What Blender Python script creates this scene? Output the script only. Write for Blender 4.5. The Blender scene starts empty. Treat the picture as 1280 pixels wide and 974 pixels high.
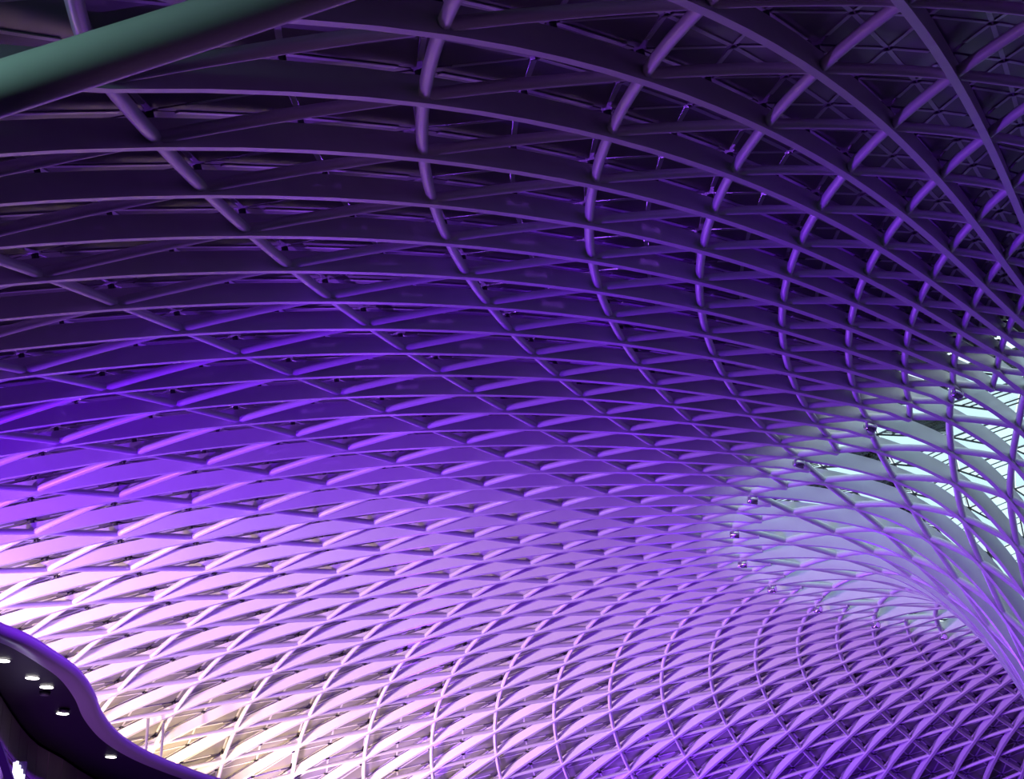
import bpy, bmesh, math, random
import numpy as np
from mathutils import Vector, Matrix

random.seed(7)
C = bpy.context.scene
COL = C.collection
PI = math.pi
ZC = 1.7                                  # eye height above the concourse floor

# ------------------------------------------------------------------ camera
CAM = np.array([59.3296, 0.0, ZC])
RM = np.array([[-0.38694785, 0.9220975, 0.00274903],
               [-0.33700041, -0.13864215, -0.93124061],
               [-0.85831351, -0.36126798, 0.36439452]])   # rows: right, down, forward
FPX = 2119.08
cd = bpy.data.cameras.new('camera')
cam = bpy.data.objects.new('camera', cd)
COL.objects.link(cam)
cd.sensor_width = 36.0
cd.lens = FPX / 1280 * 36.0
cd.clip_end = 500
mw = Matrix.Identity(4)
for r in range(3):
    mw[r][0] = RM[0][r]; mw[r][1] = -RM[1][r]; mw[r][2] = -RM[2][r]; mw[r][3] = CAM[r]
cam.matrix_world = mw
C.camera = cam

# ------------------------------------------------------------------ world, exposure
w = bpy.data.worlds.new('sky'); C.world = w; w.use_nodes = True
bg = w.node_tree.nodes['Background']
bg.inputs[0].default_value = (0.74, 0.93, 1.0, 1)        # even overcast sky
bg.inputs[1].default_value = 1.35
C.view_settings.view_transform = 'Standard'
C.view_settings.look = 'None'
C.view_settings.exposure = 0.0
C.view_settings.gamma = 1.0
C.view_settings.use_curve_mapping = False

# ------------------------------------------------------------------ lights
def spot(name, loc, aim, power, colour, angle=120, blend=0.6, size=0.4):
    l = bpy.data.lights.new(name, 'SPOT'); l.energy = power; l.color = colour
    l.spot_size = math.radians(angle); l.spot_blend = blend; l.shadow_soft_size = size
    o = bpy.data.objects.new(name, l); COL.objects.link(o); o.location = loc
    o.rotation_euler = (Vector(aim) - Vector(loc)).to_track_quat('-Z', 'Y').to_euler()
    return o
def pol(R, deg, z): return (R * math.cos(math.radians(deg)), R * math.sin(math.radians(deg)), z)
VIOLET = (0.17, 0.005, 1.0); LILAC = (0.39, 0.12, 1.0); DEEP = (0.31, 0.07, 1.0); WARM = (1.0, 0.72, 0.35)
spot('violet_floodlight', pol(48, -44, 6.8), (0, -24, 16.5), 22000, LILAC, 112, 1.0)
spot('violet_floodlight', pol(48, -58, 7.0), (4, -16, 16.5), 6000, LILAC, 112, 1.0)
spot('violet_floodlight', pol(47.5, -78, 7.2), (0, -12, 16.5), 8000, LILAC, 120, 1.0)
spot('violet_floodlight', pol(47, -104, 7.4), (-12, -14, 16), 17000, DEEP, 125, 1.0)
spot('violet_floodlight', pol(47, -124, 7.6), (-18, -8, 16), 17000, DEEP, 125, 1.0)
spot('violet_floodlight', pol(43.5, -43, 2.4), (45, -9, 11), 6000, LILAC, 120, 0.9)
spot('violet_floodlight', pol(43, -38, 2.2), (-2, -18, 17), 15000, VIOLET, 150)
spot('lilac_uplight', pol(34, -50, 1.2), (-8, -24, 17), 3000, VIOLET, 150)
spot('violet_shadow_fill', pol(28, -84, 1.0), pol(34, -90, 16), 5000, VIOLET, 150)  # fill light added from below to turn the lower shadows violet
spot('violet_wash_light', pol(40, -138, 2.5), pol(30, -146, 15), 7000, VIOLET, 120)
spot('warm_wash_light', pol(48.5, -56, 8.0), pol(40, -66, 14), 13500, WARM, 95, 1.0)
spot('warm_wash_light', pol(47.5, -48, 8.0), pol(42, -62, 13), 7000, WARM, 85, 1.0)
for deg_, pw_ in ((-64, 2600), (-76, 2800), (-86, 4500), (-95, 6500), (-104, 6500), (-113, 3000)):
    spot('warm_wash_light', pol(44, deg_ + 2, 9.4), pol(40.5, deg_ - 2, 15), pw_, WARM, 100, 1.0)
spot('pod_rim_fill', (51, 2.5, 8.6), (45.5, -10, 4.8), 14000, (0.24, 0.03, 1.0), 40, 0.6)  # narrow unseen spot, added only to colour the pod rim violet
spot('pod_wall_fill', (46.9, -9.75, 0.3), (46.6, -10.4, 4.2), 260, (0.70, 0.28, 0.95), 100)  # added fill hidden under the soffit to tint the boarded wall
spot('teal_arm_fill', (55.6, -9.4, 8.0), (51.0, -7.4, 8.5), 420, (0.45, 1.0, 0.85), 110, 0.9)  # added off-frame light standing in for cool daylight on the support arm

# ------------------------------------------------------------------ materials
def mat(name, col, rough=0.5, metal=0.0, spec=0.5, emit=None, es=0.0, noise=0.0, nscale=3.0, bump=0.0):
    m = bpy.data.materials.new(name); m.use_nodes = True
    nt = m.node_tree; p = nt.nodes['Principled BSDF']
    p.inputs['Base Color'].default_value = (*col, 1)
    p.inputs['Roughness'].default_value = rough
    p.inputs['Metallic'].default_value = metal
    p.inputs['Specular IOR Level'].default_value = spec
    if emit:
        p.inputs['Emission Color'].default_value = (*emit, 1); p.inputs['Emission Strength'].default_value = es
    if noise or bump:
        tc = nt.nodes.new('ShaderNodeTexCoord'); n = nt.nodes.new('ShaderNodeTexNoise')
        n.inputs['Scale'].default_value = nscale; n.inputs['Detail'].default_value = 4
        nt.links.new(tc.outputs['Object'], n.inputs['Vector'])
        if noise:
            mx = nt.nodes.new('ShaderNodeMix'); mx.data_type = 'RGBA'
            mx.inputs[6].default_value = (*[c * (1 - noise) for c in col], 1)
            mx.inputs[7].default_value = (*[min(1, c * (1 + noise)) for c in col], 1)
            nt.links.new(n.outputs['Fac'], mx.inputs[0]); nt.links.new(mx.outputs[2], p.inputs['Base Color'])
        if bump:
            b = nt.nodes.new('ShaderNodeBump'); b.inputs['Strength'].default_value = bump; b.inputs['Distance'].default_value = 0.02
            nt.links.new(n.outputs['Fac'], b.inputs['Height']); nt.links.new(b.outputs['Normal'], p.inputs['Normal'])
    return m
STEEL = mat('white painted steel', (0.66, 0.65, 0.66), 0.33, noise=0.04)
PANEL = mat('grey metal ceiling panel', (0.15, 0.147, 0.152), 0.36, spec=0.6, noise=0.08, nscale=1.5)
STRIP = mat('light seam strip', (0.6, 0.6, 0.62), 0.35, 0.3)
DARK = mat('dark bracket', (0.05, 0.05, 0.055), 0.5)
DECK = mat('grey roof deck', (0.35, 0.35, 0.36), 0.8, noise=0.1)
BAR = mat('dark glazing bar', (0.03, 0.04, 0.045), 0.4)
FLOORM = mat('dark stone floor', (0.07, 0.068, 0.066), 0.35, noise=0.08)
WALLM = mat('dark concourse wall', (0.08, 0.075, 0.08), 0.7, noise=0.15)
SOFFIT = mat('black gloss soffit', (0.006, 0.0055, 0.0055), 0.5, spec=0.15, noise=0.2)
RIM = mat('painted balcony rim', (0.34, 0.33, 0.35), 0.3, noise=0.03)
BOARD = mat('mauve wall board', (0.30, 0.22, 0.26), 0.55, noise=0.25, nscale=2.0)
LAMP = mat('white lamp face', (1, 1, 1), 0.5, emit=(1.0, 0.97, 0.92), es=6.0)
SIGNM = mat('backlit sign face', (1, 1, 1), 0.5, emit=(0.93, 0.96, 1.0), es=1.6)
VLAMP = mat('violet lamp face', (0.5, 0.3, 0.9), 0.3, emit=(0.55, 0.15, 1.0), es=0.4)
CHROME = mat('chrome housing', (0.6, 0.6, 0.62), 0.18, 0.9)
# clear glass: mostly lets the light through, with a fresnel gloss
GLASS = bpy.data.materials.new('clear glass'); GLASS.use_nodes = True
nt = GLASS.node_tree; nt.nodes.clear()
o_ = nt.nodes.new('ShaderNodeOutputMaterial'); mixn = nt.nodes.new('ShaderNodeMixShader'); fr = nt.nodes.new('ShaderNodeFresnel')
tr = nt.nodes.new('ShaderNodeBsdfTransparent'); gl = nt.nodes.new('ShaderNodeBsdfGlossy')
tr.inputs[0].default_value = (0.92, 0.98, 0.98, 1); gl.inputs['Roughness'].default_value = 0.05; fr.inputs[0].default_value = 1.15
nt.links.new(fr.outputs[0], mixn.inputs[0]); nt.links.new(tr.outputs[0], mixn.inputs[1]); nt.links.new(gl.outputs[0], mixn.inputs[2])
nt.links.new(mixn.outputs[0], o_.inputs[0])
# fritted, milky glass: diffuse + translucent
FRIT = bpy.data.materials.new('milky fritted glass'); FRIT.use_nodes = True
nt = FRIT.node_tree; nt.nodes.clear()
o_ = nt.nodes.new('ShaderNodeOutputMaterial'); mixn = nt.nodes.new('ShaderNodeMixShader'); mixn.inputs[0].default_value = 0.88
df = nt.nodes.new('ShaderNodeBsdfDiffuse'); ts = nt.nodes.new('ShaderNodeBsdfTranslucent')
df.inputs[0].default_value = (0.6, 0.66, 0.68, 1); ts.inputs[0].default_value = (0.78, 0.90, 0.92, 1)
tp = nt.nodes.new('ShaderNodeBsdfTransparent'); tp.inputs[0].default_value = (0.86, 0.93, 0.95, 1)
mix2 = nt.nodes.new('ShaderNodeMixShader'); mix2.inputs[0].default_value = 0.8
nt.links.new(df.outputs[0], mixn.inputs[1]); nt.links.new(ts.outputs[0], mixn.inputs[2])
nt.links.new(mixn.outputs[0], mix2.inputs[1]); nt.links.new(tp.outputs[0], mix2.inputs[2]); nt.links.new(mix2.outputs[0], o_.inputs[0])

# ------------------------------------------------------------------ object helpers
def link_mesh(name, verts, faces, m, parent=None, smooth=False):
    me = bpy.data.meshes.new(name)
    me.from_pydata([tuple(map(float, v)) for v in verts], [], [tuple(int(i) for i in f) for f in faces])
    me.materials.append(m)
    if smooth: me.polygons.foreach_set('use_smooth', [True] * len(me.polygons))
    me.update()
    o = bpy.data.objects.new(name, me); COL.objects.link(o)
    if parent: o.parent = parent
    return o
def empty(name, loc=(0, 0, 0)):
    o = bpy.data.objects.new(name, None); COL.objects.link(o); o.location = loc; o.empty_display_size = 0.2
    return o
def tag(o, label, cat, group=None):
    o['label'] = label; o['category'] = cat
    if group: o['group'] = group
    return o
class MB:
    def __init__(s): s.v = []; s.f = []
    def add(s, v, f):
        n = len(s.v); s.v.extend(list(map(tuple, v))); s.f.extend([tuple(i + n for i in q) for q in f])
    def build(s, name, m, parent=None, smooth=False): return link_mesh(name, s.v, s.f, m, parent, smooth)
def frame_of(d):
    d = d / np.linalg.norm(d); u = np.array([0, 0, 1.0]) if abs(d[2]) < .9 else np.array([1.0, 0, 0])
    x = np.cross(d, u); x /= np.linalg.norm(x); return x, np.cross(x, d)
def tube_geo(P, r, n=8, cap=False):
    P = np.asarray(P, float); V = []; F = []; m = len(P)
    rr = r if hasattr(r, '__len__') else [r] * m
    for i in range(m):
        d = P[min(i + 1, m - 1)] - P[max(i - 1, 0)]; x, y = frame_of(d)
        for j in range(n):
            t = 2 * PI * j / n; V.append(P[i] + rr[i] * (math.cos(t) * x + math.sin(t) * y))
    for i in range(m - 1):
        for j in range(n):
            k = (j + 1) % n; F.append((i * n + j, i * n + k, (i + 1) * n + k, (i + 1) * n + j))
    if cap: F.append(tuple(range(n - 1, -1, -1))); F.append(tuple((m - 1) * n + j for j in range(n)))
    return V, F
def sweep_rect(P, N, T, w, h0, h1):
    """box beam: P points, N up, T sideways, from height h0 to h1"""
    V = []; F = []
    for p, n_, t in zip(P, N, T):
        V += [p - t * w / 2 + n_ * h0, p + t * w / 2 + n_ * h0, p + t * w / 2 + n_ * h1, p - t * w / 2 + n_ * h1]
    for i in range(len(P) - 1):
        for j in range(4):
            k = (j + 1) % 4; F.append((i * 4 + j, i * 4 + k, i * 4 + 4 + k, i * 4 + 4 + j))
    F.append((3, 2, 1, 0)); e = 4 * (len(P) - 1); F.append((e, e + 1, e + 2, e + 3))
    return V, F
def box_geo(c, ax, ay, az):
    c, ax, ay, az = map(np.asarray, (c, ax, ay, az))
    V = [c + sx * ax + sy * ay + sz * az for sz in (-1, 1) for sy in (-1, 1) for sx in (-1, 1)]
    F = [(0, 2, 3, 1), (4, 5, 7, 6), (0, 1, 5, 4), (2, 6, 7, 3), (0, 4, 6, 2), (1, 3, 7, 5)]
    return V, F

# ------------------------------------------------------------------ the shell surface
# a: radial rib number, s: how far in along the rib (0 the outer ring, 9 the mouth of the funnel)
CR = [30.46809, -15.99579, 2.02093, -0.153, 0.00457, -0.00049, 0.0036]
CZ = [14.58119, 3.28843, -1.29957, 0.29899, -0.04511, 0.01757, -0.00564]
DR = [-1.01315, 0, 0, 0, 0.39654, 0.07349, -0.05157, -0.00755, -0.3794, -0.03462, 0.11769, 0.04816, -0.05657, -0.06891, -0.00682, -0.01776, -0.25463, 0.09722, 0.12258, 0.01537]
DZ = [0, 0, 0, 0, -0.65144, -0.36579, 0.04291, -0.00032, -0.0315, 0.03726, -0.03342, 0.0169, -0.19827, -0.01337, 0.05148, 0.00239, 0.0501, -0.05535, 0.01658, 0.00379]
DT = [-0.33385, -0.18707, -0.08136, 0.11435, 0.10811, -0.05126, -0.14252, 0.06248, -0.51117, -0.2522, 0.03113, 0.08214, 0.82524, 0.13977, -0.26714, 0.03074, -0.16349, -0.18427, -0.0145, 0.01228]
PH0, DE = 6.073278710, -0.054136578
CH = np.polynomial.chebyshev
# ring radius and height inside the mouth, every half step of s
FK = np.array([16, 18, 20, 22, 24, 26, 28, 30, 32, 34, 36, 38, 40, 42, 44.])
FR = np.array([18.4, 16.33, 14.41, 12.69, 11.26, 10.04, 8.78, 7.61, 6.55, 5.75, 5.15, 4.75, 4.5, 4.4, 4.4])
FZ = np.array([16.72, 16.80, 16.75, 16.54, 16.18, 15.56, 14.54, 13.20, 11.5, 9.4, 7.1, 4.6, 1.9, -0.9, -1.7])
def catmull(k, T):
    i = int(np.clip((k - FK[0]) // 2, 1, len(FK) - 3)); t = (k - FK[i]) / 2
    p0, p1, p2, p3 = T[i - 1:i + 3]
    return 0.5 * (2 * p1 + (p2 - p0) * t + (2 * p0 - 5 * p1 + 4 * p2 - p3) * t * t + (3 * p1 - p0 - 3 * p2 + p3) * t ** 3)
_cache = {}
def S(a, s):
    key = (round(a, 4), round(s, 4))
    if key in _cache: return _cache[key]
    if s < 0:
        p = S(a, 0.0); q = S(a, 0.25); d = (p - q) / 0.25; r = p + d * -s; r[2] = p[2] + d[2] * 0.9 * (1 - math.exp(s / 0.9))
    else:
        sc = min(s, 9.0); u = (sc - 4.5) / 4.5; ta = float(np.clip((2 * a - 45) / 55, -1.06, 1.06))
        if s <= 9: R = CH.chebval(u, CR); Z = CH.chebval(u, CZ)
        else: R = catmull(2 * s, FR); Z = catmull(2 * s, FZ)
        W = np.outer(CH.chebvander(ta, 4).ravel(), CH.chebvander(u, 3).ravel()).ravel()
        f = 1.0 if s <= 9 else max(0.0, 1 - (s - 9) / 10)
        rr = R + f * float(W @ DR); dz = f * float(W @ DZ); dt = f * float(W @ DT); th = PH0 + DE * a
        r = np.array([rr * math.cos(th) - dt * math.sin(th), rr * math.sin(th) + dt * math.cos(th), Z + dz + ZC])
    _cache[key] = r
    return r
_nc = {}
def NT(a, s):
    """surface normal away from the hall, and the direction along the ring"""
    key = (round(a, 4), round(s, 4))
    if key in _nc: return _nc[key]
    ds = S(a, s + .05) - S(a, s - .05); da = S(a + .05, s) - S(a - .05, s)
    n = np.cross(ds, da); n /= np.linalg.norm(n)
    th = PH0 + DE * a
    out = np.array([math.cos(th), math.sin(th), 0])
    if s < 9 and n[2] < 0: n = -n
    if s >= 9 and (n[2] < -0.001 or (n[2] < .2 and n @ out > 0)): n = -n
    t = da - (da @ n) * n; t /= np.linalg.norm(t)
    _nc[key] = (n, t); return n, t
def up(a, s, h): return S(a, s) + NT(a, s)[0] * h
def screen(p):
    c = RM @ (p - CAM); return (640 + FPX * c[0] / c[2], 487 + FPX * c[1] / c[2], c[2])
def apparent(P):
    """pixels the piece spans in view, 0 when it is outside the frame"""
    uv = [screen(p) for p in P]
    if min(q[2] for q in uv) < 1: return 0
    xs = [q[0] for q in uv]; ys = [q[1] for q in uv]
    if max(xs) < 0 or min(xs) > 1280 or max(ys) < 0 or min(ys) > 974: return 0
    return (min(max(xs), 1280) - max(min(xs), 0)) + (min(max(ys), 974) - max(min(ys), 0))

A0, A1 = -12, 56
SMIN = -2.0
RIB_W, RIB_D, TUBE_R, PAN_H = 0.15, 0.40, 0.095, 0.52

# ------------------------------------------------------------------ floor and outer walls
R_OUT = 78.0
ang0, ang1 = PH0 + DE * A0, PH0 + DE * A1
mb = MB(); n = 64
mb.add([(0, 0, 0)] + [(R_OUT * math.cos(t), R_OUT * math.sin(t), 0) for t in np.linspace(0, 2 * PI, n, endpoint=False)],
       [(0, 1 + i, 1 + (i + 1) % n) for i in range(n)])
fl = mb.build('floor', FLOORM); fl['kind'] = 'structure'
mb = MB(); ts_ = np.linspace(ang0, ang1, 60)
V = []; F = []
for t in ts_: V += [(R_OUT * math.cos(t), R_OUT * math.sin(t), 0), (R_OUT * math.cos(t), R_OUT * math.sin(t), 14)]
for i in range(59): F.append((2 * i, 2 * i + 1, 2 * i + 3, 2 * i + 2))
wl = link_mesh('wall_outer', V, F, WALLM); wl['kind'] = 'structure'
for nm, t in (('wall_right', ang0), ('wall_far', ang1)):
    d = np.array([math.cos(t), math.sin(t), 0])
    V = [d * 2.0, d * R_OUT, d * R_OUT + [0, 0, 22], d * 2.0 + [0, 0, 22]]
    q = link_mesh(nm, V, [(0, 1, 2, 3)], WALLM); q['kind'] = 'structure'

# ------------------------------------------------------------------ ceiling: deck, ribs, tubes, panels
ceiling = empty('ceiling', (0, 0, 0)); ceiling['kind'] = 'structure'
V = []; F = []
aa = np.arange(A0, A1 + .01, 1.0); ss = np.concatenate([np.arange(SMIN, 8.01, .5), [8.4]])
for a in aa:
    V.append(np.array([R_OUT * math.cos(PH0 + DE * a), R_OUT * math.sin(PH0 + DE * a), 13.0]))
    for s in ss: V.append(up(a, s, PAN_H + 0.35))
m = len(ss) + 1
for i in range(len(aa) - 1):
    for j in range(m - 1): F.append((i * m + j, i * m + j + 1, (i + 1) * m + j + 1, (i + 1) * m + j))
link_mesh('roof_deck', V, F, DECK, ceiling)

def rib_mesh(a, s0, s1, step, w=RIB_W, d=RIB_D):
    k = max(2, int(round((s1 - s0) / step)) + 1); P = []; N = []; T = []
    for s in np.linspace(s0, s1, k):
        nn, tt = NT(a, s); P.append(S(a, s)); N.append(nn); T.append(tt)
    return sweep_rect(P, N, T, w, 0, d)
for a in range(A0, A1 + 1):
    V, F = rib_mesh(a, SMIN, 9.5 if a % 2 else 9.0, 0.25)
    link_mesh('radial_rib', V, F, STEEL, ceiling)

def tube_path(a0, b0, a1, b1, k=5, h=0.15):
    P = []
    for t in np.linspace(0, 1, k):
        a = a0 + (a1 - a0) * t; b = b0 + (b1 - b0) * t; P.append(up(a, b + a / 2, h))
    return P
def emit_pieces(name, rest_name, items, m, parent, smooth, limit=300):
    """items: list of (size, verts, faces). the largest become parts, the rest one joined part"""
    items.sort(key=lambda q: -q[0])
    for sz, V, F in items[:limit]: link_mesh(name, V, F, m, parent, smooth)
    if len(items) > limit:
        mb = MB()
        for sz, V, F in items[limit:]: mb.add(V, F)
        o = mb.build(rest_name, m, parent, smooth); o['kind'] = 'stuff'
B_it = []; C_it = []
for a in range(A0, A1 + 1):
    for b in range(-40, 16):
        s = b + a / 2
        if s < SMIN: continue
        k = 2 * b + a
        lim = 18 if not (k == 18 and a % 4 == 2) else 19
        if k + 1 <= lim:
            if a + 1 <= A1:
                P = tube_path(a, b, a + 1, b); V, F = tube_geo(P, TUBE_R); B_it.append((apparent(P), V, F))
            if a - 1 >= A0:
                P = tube_path(a, b, a - 1, b + 1); V, F = tube_geo(P, TUBE_R); C_it.append((apparent(P), V, F))
emit_pieces('diagonal_tube', 'small_diagonal_tubes', B_it, STEEL, ceiling, True)
emit_pieces('cross_tube', 'small_cross_tubes', C_it, STEEL, ceiling, True)

# ceiling panels: every lattice triangle carries four triangular panels just above the ribs
def PV(a, b): return up(a, b + a / 2, PAN_H)
def panel_geo(p, q, r, gap=0.036, cut=0.07, th=0.04):
    P = [np.array(v) for v in (p, q, r)]; c = sum(P) / 3
    n = np.cross(P[1] - P[0], P[2] - P[0]); n /= np.linalg.norm(n)
    if n[2] < 0: n = -n
    V = []
    for i in range(3):
        A, Bq, D = P[i], P[(i + 1) % 3], P[(i + 2) % 3]
        L1 = np.linalg.norm(Bq - A); L2 = np.linalg.norm(D - A)
        inw = (c - A) / np.linalg.norm(c - A) * gap * 2
        V += [A + inw + (D - A) / L2 * cut, A + inw + (Bq - A) / L1 * cut]
    W = [v + n * th for v in V]
    F = [tuple(range(6)), tuple(range(11, 5, -1))] + [(i, (i + 1) % 6, 6 + (i + 1) % 6, 6 + i) for i in range(6)]
    return V + W, F
pan = []; rimglass = []; sm = []; nb_it = []; rb_it = []
def lattice_ok(a, b): return A0 <= a <= A1 and b + a / 2 >= SMIN and 2 * b + a <= 18
def seam(p, q, nn, c0, c1):
    d = q - p; L = np.linalg.norm(d); d = d / L; sd = np.cross(d, nn); p = p + d * c0; q = q - d * c1
    sm.append((apparent([p, q]), *box_geo((p + q) / 2 - nn * .012, (q - p) / 2, sd * .04, nn * .008)))
for a in range(A0, A1 + 1):
    for b in range(-40, 16):
        if not lattice_ok(a, b): continue
        for tri in (((a, b), (a, b + 1), (a + 1, b)), ((a, b), (a, b + 1), (a - 1, b + 1))):
            if not all(lattice_ok(*t) for t in tri): continue
            nodes = [np.array(t, float) for t in tri]; mids = [(nodes[i] + nodes[(i + 1) % 3]) / 2 for i in range(3)]
            N = [PV(*n) for n in nodes]; M = [PV(*m) for m in mids]
            small = [(N[0], M[0], M[2]), (M[0], N[1], M[1]), (M[2], M[1], N[2]), (M[0], M[1], M[2])]
            if max(2 * t[1] + t[0] for t in tri) > 17:
                V, F = panel_geo(*N, cut=.06); rimglass.append((apparent(N), V, F)); continue
            for t in small:
                V, F = panel_geo(*t); pan.append((apparent(t), V, F))
            nn = NT(nodes[0][0], nodes[0][1] + nodes[0][0] / 2)[0]
            for x in range(3): seam(M[x], M[(x + 1) % 3], nn, .12, .12)
        k = 2 * b + a; s = k / 2; nn, tt = NT(a, s)
        if k > 17: continue
        for (x, y) in ((a, b + 1), (a + 1, b), (a - 1, b + 1)):
            if not lattice_ok(x, y) or 2 * y + x > 17: continue
            p, q = PV(a, b), PV(x, y); m_ = PV((a + x) / 2, (b + y) / 2); seam(p, m_, nn, .5, .1); seam(m_, q, nn, .1, .5)
        # dark stud over each node with the panel joints open around it
        base = up(a, s, RIB_D - .02); top = up(a, s, PAN_H - .02); 
        V, F = tube_geo([base, top], .065, 8, True); nb_it.append((apparent([base, base + tt * .2]), V, F))
        if lattice_ok(a, b + 1):
            nn2 = NT(a, s + .5)[0]; p = up(a, s + .5, RIB_D); V, F = tube_geo([p - nn2 * .01, p + nn2 * (PAN_H - RIB_D)], .05, 6, True)
            rb_it.append((apparent([p, p + tt * .2]), V, F))
emit_pieces('roof_panel', 'small_roof_panels', pan, PANEL, ceiling, False)
emit_pieces('rim_panel', 'small_rim_panels', rimglass, PANEL, ceiling, False)
emit_pieces('rib_bracket', 'small_rib_brackets', rb_it, DARK, ceiling, False)
emit_pieces('node_stud', 'small_node_studs', nb_it, DARK, ceiling, False)
emit_pieces('seam_strip', 'small_seam_strips', sm, STRIP, ceiling, False)

# violet point lights added in the void above the panels so open joints glow
for a in range(0, 12):
    for b in range(-8, 6):
        s_ = b + a / 2
        if not 0.2 < s_ < 3.8: continue
        l = bpy.data.lights.new('void_glow_fill', 'POINT'); l.energy = 110; l.color = (0.30, 0.07, 1.0); l.shadow_soft_size = 0.05
        o = bpy.data.objects.new('void_glow_fill', l); COL.objects.link(o); o.location = tuple(up(a + .333, s_ + .5, PAN_H + .24))

# ------------------------------------------------------------------ funnel: the lattice column with its glazing
funnel = empty('funnel_column', (0, 0, 0))
tag(funnel, 'white steel lattice funnel descending from the glazed mouth of the roof, at right', 'funnel')
FA0, FA1 = A0, A1
KMAX = 42
for a in range(FA0, FA1 + 1, 2):
    V, F = rib_mesh(a, 9.0, KMAX / 2, 0.25, 0.15, 0.50)
    link_mesh('funnel_rib', V, F, STEEL, funnel)
fb = []; fc = []
for a in range(FA0, FA1 + 1, 2):
    for b in range(-25, 60):
        k = 2 * b + a
        if b % 2 == 0 or k < 18 or k + 2 > KMAX: continue
        if a + 2 <= FA1:
            P = tube_path(a, b, a + 2, b, 7, .16); fb.append((apparent(P), *tube_geo(P, .11)))
        if a - 2 >= FA0:
            P = tube_path(a, b, a - 2, b + 2, 7, .16); fc.append((apparent(P), *tube_geo(P, .11)))
emit_pieces('funnel_diagonal_tube', 'small_funnel_diagonals', fb, STEEL, funnel, True)
emit_pieces('funnel_cross_tube', 'small_funnel_cross_tubes', fc, STEEL, funnel, True)
# glazing just outside the lattice
GH = 0.60
def GV(a, k): return up(a, k / 2, GH)
rows = list(range(18, 41, 2))
for ri, k in enumerate(rows[:-1]):
    off = 0 if ri % 2 == 0 else 2
    for a in range(FA0 + off, FA1 - 3, 4):
        for tri, clear in (([(a, k), (a + 4, k), (a + 2, k + 2)], True), ([(a + 4, k), (a + 2, k + 2), (a + 6, k + 2)], False)):
            if max(t[0] for t in tri) > FA1: continue
            p = [GV(*t) for t in tri]
            if apparent(p) == 0 and k > 32: continue
            V, F = panel_geo(*p, gap=0.05, cut=0.05, th=0.03)
            g = link_mesh('glass_pane' if clear else 'milky_pane', V, F, GLASS if clear else FRIT, funnel)
            nn = np.cross(p[1] - p[0], p[2] - p[0]); nn /= np.linalg.norm(nn)
            mbb = MB()
            for i in range(3):
                x, y = p[i], p[(i + 1) % 3]; d = y - x; L = np.linalg.norm(d); d = d / L; sd = np.cross(d, nn)
                mbb.add(*box_geo((x + y) / 2, d * L / 2, sd * .010, nn * .03))
            mbb.build('pane_frame', BAR, g)
            if clear:
                mbb = MB()
                for f in (.18, .30, .56, .68):
                    x = p[0] + (p[2] - p[0]) * f; y = p[1] + (p[2] - p[1]) * f; d = y - x; L = np.linalg.norm(d); d = d / L; sd = np.cross(d, nn)
                    mbb.add(*box_geo((x + y) / 2, d * L / 2, sd * .008, nn * .02))
                mbb.build('glazing_bar', BAR, g)

# ------------------------------------------------------------------ rim spotlights where every fourth rib meets the mouth
ORD = ['first', 'second', 'third', 'fourth', 'fifth', 'sixth', 'seventh', 'eighth', 'ninth', 'tenth', 'eleventh', 'twelfth']
idx = 0
for a in range(4, 45, 4):
    b = (18 - a) // 2
    nn, tt = NT(a, 9.0); p = S(a, 9.0); ins = S(a, 9.2) - S(a, 8.8); ins /= np.linalg.norm(ins)
    t = empty('rim_spotlight', tuple(p))
    lab = f'small violet spotlight on the funnel mouth rim, {ORD[idx]} counting from the top right'
    tag(t, lab, 'spotlight', 'spotlights around the funnel mouth'); idx += 1
    c = -nn * .16 + ins * .10
    for nm, geo, m in (('bracket', tube_geo([np.zeros(3), c], .035, 6, True), STEEL),
                       ('housing', tube_geo([c - ins * .16, c - ins * .15, c + ins * .12, c + ins * .16], [.06, .11, .14, .14], 12, True), CHROME),
                       ('lens', tube_geo([c + ins * .162, c + ins * .17], .11, 12, True), VLAMP)):
        link_mesh(nm, *geo, m, t, nm != 'bracket')

# ------------------------------------------------------------------ tree column whose thick arm crosses the top left
tc = empty('branching_support', (52.6, -9.95, 0))
tag(tc, 'thick round pale green-lit tube arm of a branching roof support crossing the top left corner', 'support')
org = np.array([52.6, -9.95, 0])
link_mesh('trunk', *tube_geo([np.array([0, 0, z]) for z in (0, 2, 4, 6.4)], .26, 20, True), STEEL, tc, True)
arm_pts = [np.array(p) - org for p in ((52.6, -9.95, 6.35), (52.03, -9.2, 7.02), (51.12, -7.83, 8.04), (50.0, -6.62, 9.06), (49.16, -5.63, 9.85), (48.26, -4.6, 10.72), (47.29, -3.3, 11.6))]
link_mesh('arm', *tube_geo(arm_pts, [.26, .21, .203, .203, .20, .20, .19], 24, True), STEEL, tc, True)

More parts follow.
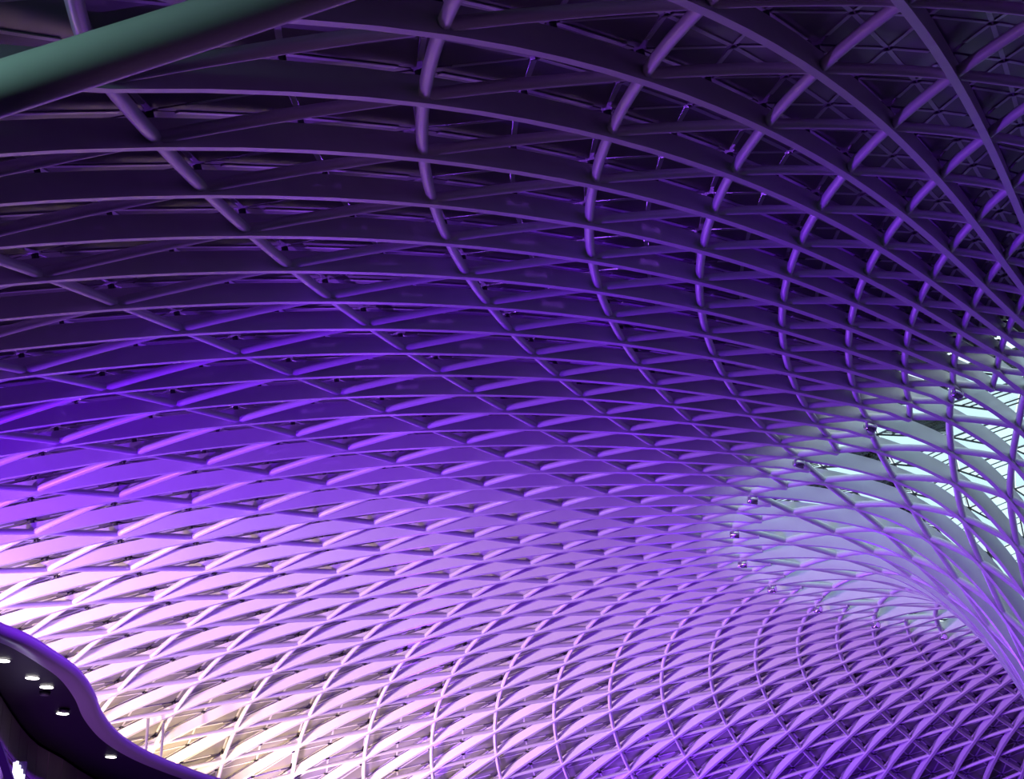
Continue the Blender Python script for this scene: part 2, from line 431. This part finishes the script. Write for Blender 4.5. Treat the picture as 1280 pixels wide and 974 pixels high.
# ------------------------------------------------------------------ mezzanine pod, lower left: black soffit, rounded rim, boarded wall
def smooth(P, n=6):
    P = [np.array(p, float) for p in P]; P = [2 * P[0] - P[1]] + P + [2 * P[-1] - P[-2]]; out = []
    for i in range(1, len(P) - 2):
        for t in np.linspace(0, 1, n, endpoint=False):
            p0, p1, p2, p3 = P[i - 1:i + 3]
            out.append(.5 * (2 * p1 + (p2 - p0) * t + (2 * p0 - 5 * p1 + 4 * p2 - p3) * t * t + (3 * p1 - p0 - 3 * p2 + p3) * t ** 3))
    out.append(P[-2]); return out
SZ = 2.89 + ZC
EDGE = smooth([(50.55, -8.06), (50.13, -8.14), (49.41, -8.30), (48.96, -8.36), (48.37, -8.54), (47.81, -8.75), (47.04, -9.16), (46.17, -9.69), (45.15, -10.21), (44.12, -10.58), (43.06, -10.81), (42.03, -10.94), (41.12, -10.95), (40.0, -10.9), (38.5, -10.7)])
KP = 2.89 / 3.0
def near(p): return (CAM[0] + (p[0] - CAM[0]) * KP, p[1] * KP)
WALL = smooth([near(p) for p in [(49.9, -8.85), (48.9, -9.15), (47.9, -9.67), (46.94, -10.26), (45.79, -10.96), (44.85, -11.47), (44.03, -11.77), (42.48, -12.41), (40.5, -12.9), (38.6, -13.2)]])
pod = empty('mezzanine_pod', (46, -10.6, 0)); PO = np.array([46, -10.6, 0])
tag(pod, 'dark mezzanine pod with wavy violet-lit rim and black soffit in the lower left corner', 'balcony')
def n2(P, i):
    d = P[min(i + 1, len(P) - 1)] - P[max(i - 1, 0)]; d /= np.linalg.norm(d); return np.array([-d[1], d[0]])
ne = len(EDGE)
outn = []
for i in range(ne):
    q = n2(EDGE, i)
    if q @ (np.array([59.3, 0]) - EDGE[i]) < 0: q = -q
    outn.append(q)
BACK = [np.array([x, y]) for x, y in zip(np.linspace(50.3, 38.6, ne), np.linspace(-15.5, -17.5, ne))]
V = []; F = []
for i in range(ne):
    e = EDGE[i] - outn[i] * .10; V += [np.array([*e, SZ]) - PO, np.array([*BACK[i], SZ]) - PO, np.array([*BACK[i], SZ + .08]) - PO, np.array([*e, SZ + .08]) - PO]
for i in range(ne - 1):
    for j in range(4): F.append((i * 4 + j, i * 4 + (j + 1) % 4, i * 4 + 4 + (j + 1) % 4, i * 4 + 4 + j))
F.append((3, 2, 1, 0)); e = 4 * (ne - 1); F.append((e, e + 1, e + 2, e + 3))
link_mesh('soffit', V, F, SOFFIT, pod)
PROF = [(-.10, -.004), (-.03, -.006), (.02, .0), (.055, .018), (.07, .045), (.06, .075), (.03, .096), (-.02, .106), (-.10, .108)]
V = []; F = []; m = len(PROF)
for i in range(ne):
    for (x, z) in PROF: q = EDGE[i] + outn[i] * (x - .06); V.append(np.array([*q, SZ + z]) - PO)
for i in range(ne - 1):
    for j in range(m - 1): F.append((i * m + j, i * m + j + 1, (i + 1) * m + j + 1, (i + 1) * m + j))
link_mesh('rim', V, F, RIM, pod, True)
# boarded wall under the soffit: upright boards with a recessed joint, a thin rail line near the top
nw = len(WALL)
for i in range(0, nw - 3, 3):
    P0, P1 = WALL[i], WALL[min(i + 3, nw - 1)]; d = P1 - P0; L = np.linalg.norm(d); d = d / L; q = np.array([-d[1], d[0]])
    c = (P0 + P1) / 2
    link_mesh('wall_board', *box_geo(np.array([*c, SZ / 2 - .01]) - PO, np.array([*(d * (L / 2 - .012)), 0]), np.array([*(q * .03), 0]), np.array([0, 0, SZ / 2 - .02])), BOARD, pod)
mbk = MB()
V = []; F = []
for i in range(nw):
    q = n2(WALL, i)
    if q @ (np.array([59.3, 0]) - WALL[i]) > 0: q = -q
    for z in (0.0, SZ): V.append(np.array([*(WALL[i] + q * .06), z]) - PO)
for i in range(nw - 1): F.append((2 * i, 2 * i + 1, 2 * i + 3, 2 * i + 2))
link_mesh('wall_backing', V, F, DARK, pod)
V = []
RL = []
for i in range(nw):
    q = n2(WALL, i)
    if q @ (np.array([59.3, 0]) - WALL[i]) < 0: q = -q
    RL.append(np.array([*(WALL[i] + q * .05), SZ - .42]) - PO)
link_mesh('wall_rail', *tube_geo(RL, .012, 6, True), CHROME, pod, True)

DL = [((48.23, -9.21), 'round white downlight in the black soffit, at the left edge of the frame'),
      ((47.57, -9.42), 'round white downlight in the black soffit, upper one of the close pair'),
      ((47.20, -9.55), 'round white downlight in the black soffit, lower one of the close pair'),
      ((46.11, -10.19), 'round white downlight in the black soffit, alone below the close pair'),
      ((43.80, -11.27), 'round white downlight in the black soffit, farthest one by the rim tip')]
for (x, y), lab in DL:
    x, y = near((x, y))
    t = empty('downlight', (x, y, SZ - .002)); tag(t, lab, 'light', 'downlights in the black soffit')
    link_mesh('trim_ring', *tube_geo([(0, 0, -.001), (0, 0, -.005)], [.07, .06], 20), DARK, t, True)
    link_mesh('lamp_face', *tube_geo([(0, 0, -.006), (0, 0, -.010)], .056, 20, True), LAMP, t)
for (x, y), lab in (((46.27, -10.05), 'tiny black round sensor on the soffit beside the lone downlight'), ((47.0, -9.72), 'tiny black round sensor on the soffit below the close pair of downlights')):
    x, y = near((x, y))
    o = link_mesh('ceiling_sensor', *tube_geo([(0, 0, 0), (0, 0, -.03), (0, 0, -.035)], [.05, .045, .02], 14, True), DARK, None, True); o.location = (x, y, SZ)
    tag(o, lab, 'sensor')

# lit sign and a pair of slanting dark rails in front of the boarded wall, at the very corner
sg = empty('lit_sign', (46.98, -9.93, 3.9))
tag(sg, 'narrow white lit sign of upright strips, low in the left corner against the mauve wall', 'sign')
dx = np.array([-.387, .922, 0.0]); dy = np.array([.86, .36, 0.0])
link_mesh('backing', *box_geo(np.array([0, 0, -.10]) - dy * .03, dx * .055, dy * .015, np.array([0, 0, .30])), DARK, sg)
for i, top in enumerate((.19, .20, .165, .13, .085)):
    x = -.045 + i * .0225
    link_mesh('lit_strip', *box_geo(dx * x + np.array([0, 0, (top - .42) / 2]), dx * .0098, dy * .012, np.array([0, 0, (top + .42) / 2])), SIGNM, sg)
for (P0, P1), lab in ((((47.91, -9.43, 4.08), (47.45, -9.02, 2.7)), 'dark slanting rail in the bottom left corner, the one touching the lit sign'),
                      (((47.97, -9.47, 3.90), (47.55, -9.1, 2.6)), 'dark slanting rail at the left edge, outer one of two below the sign')):
    P0 = CAM + (np.array(P0) - CAM) * .93; P1 = CAM + (np.array(P1) - CAM) * .93
    o = empty('slanting_rail', tuple(P1)); tag(o, lab, 'rail')
    d = P0 - P1; L = np.linalg.norm(d); d /= L; x = np.cross(d, dy); x /= np.linalg.norm(x)
    link_mesh('beam', *box_geo(d * L / 2, d * L / 2, x * .03, dy * .03), DARK, o)
    link_mesh('support', *tube_geo([(0, 0, 0), (0, 0, -float(P1[2]))], .03, 8, True), DARK, o, True)

# two slim posts standing behind the pod, holding up the low edge of the shell
for a_, s_, lab in ((24.75, 1.3, 'slim pale upright post rising behind the violet rim, left one of the pair'), (25.25, 1.3, 'slim pale upright post rising behind the violet rim, right one of the pair')):
    p = S(a_, s_)
    o = empty('perimeter_post', (p[0], p[1], 0)); tag(o, lab, 'post')
    link_mesh('shaft', *tube_geo([(0, 0, 0), (0, 0, float(p[2]) + .1)], .06, 10, True), STEEL, o, True)
    link_mesh('base_plate', *tube_geo([(0, 0, 0), (0, 0, .03)], .18, 12, True), STEEL, o)
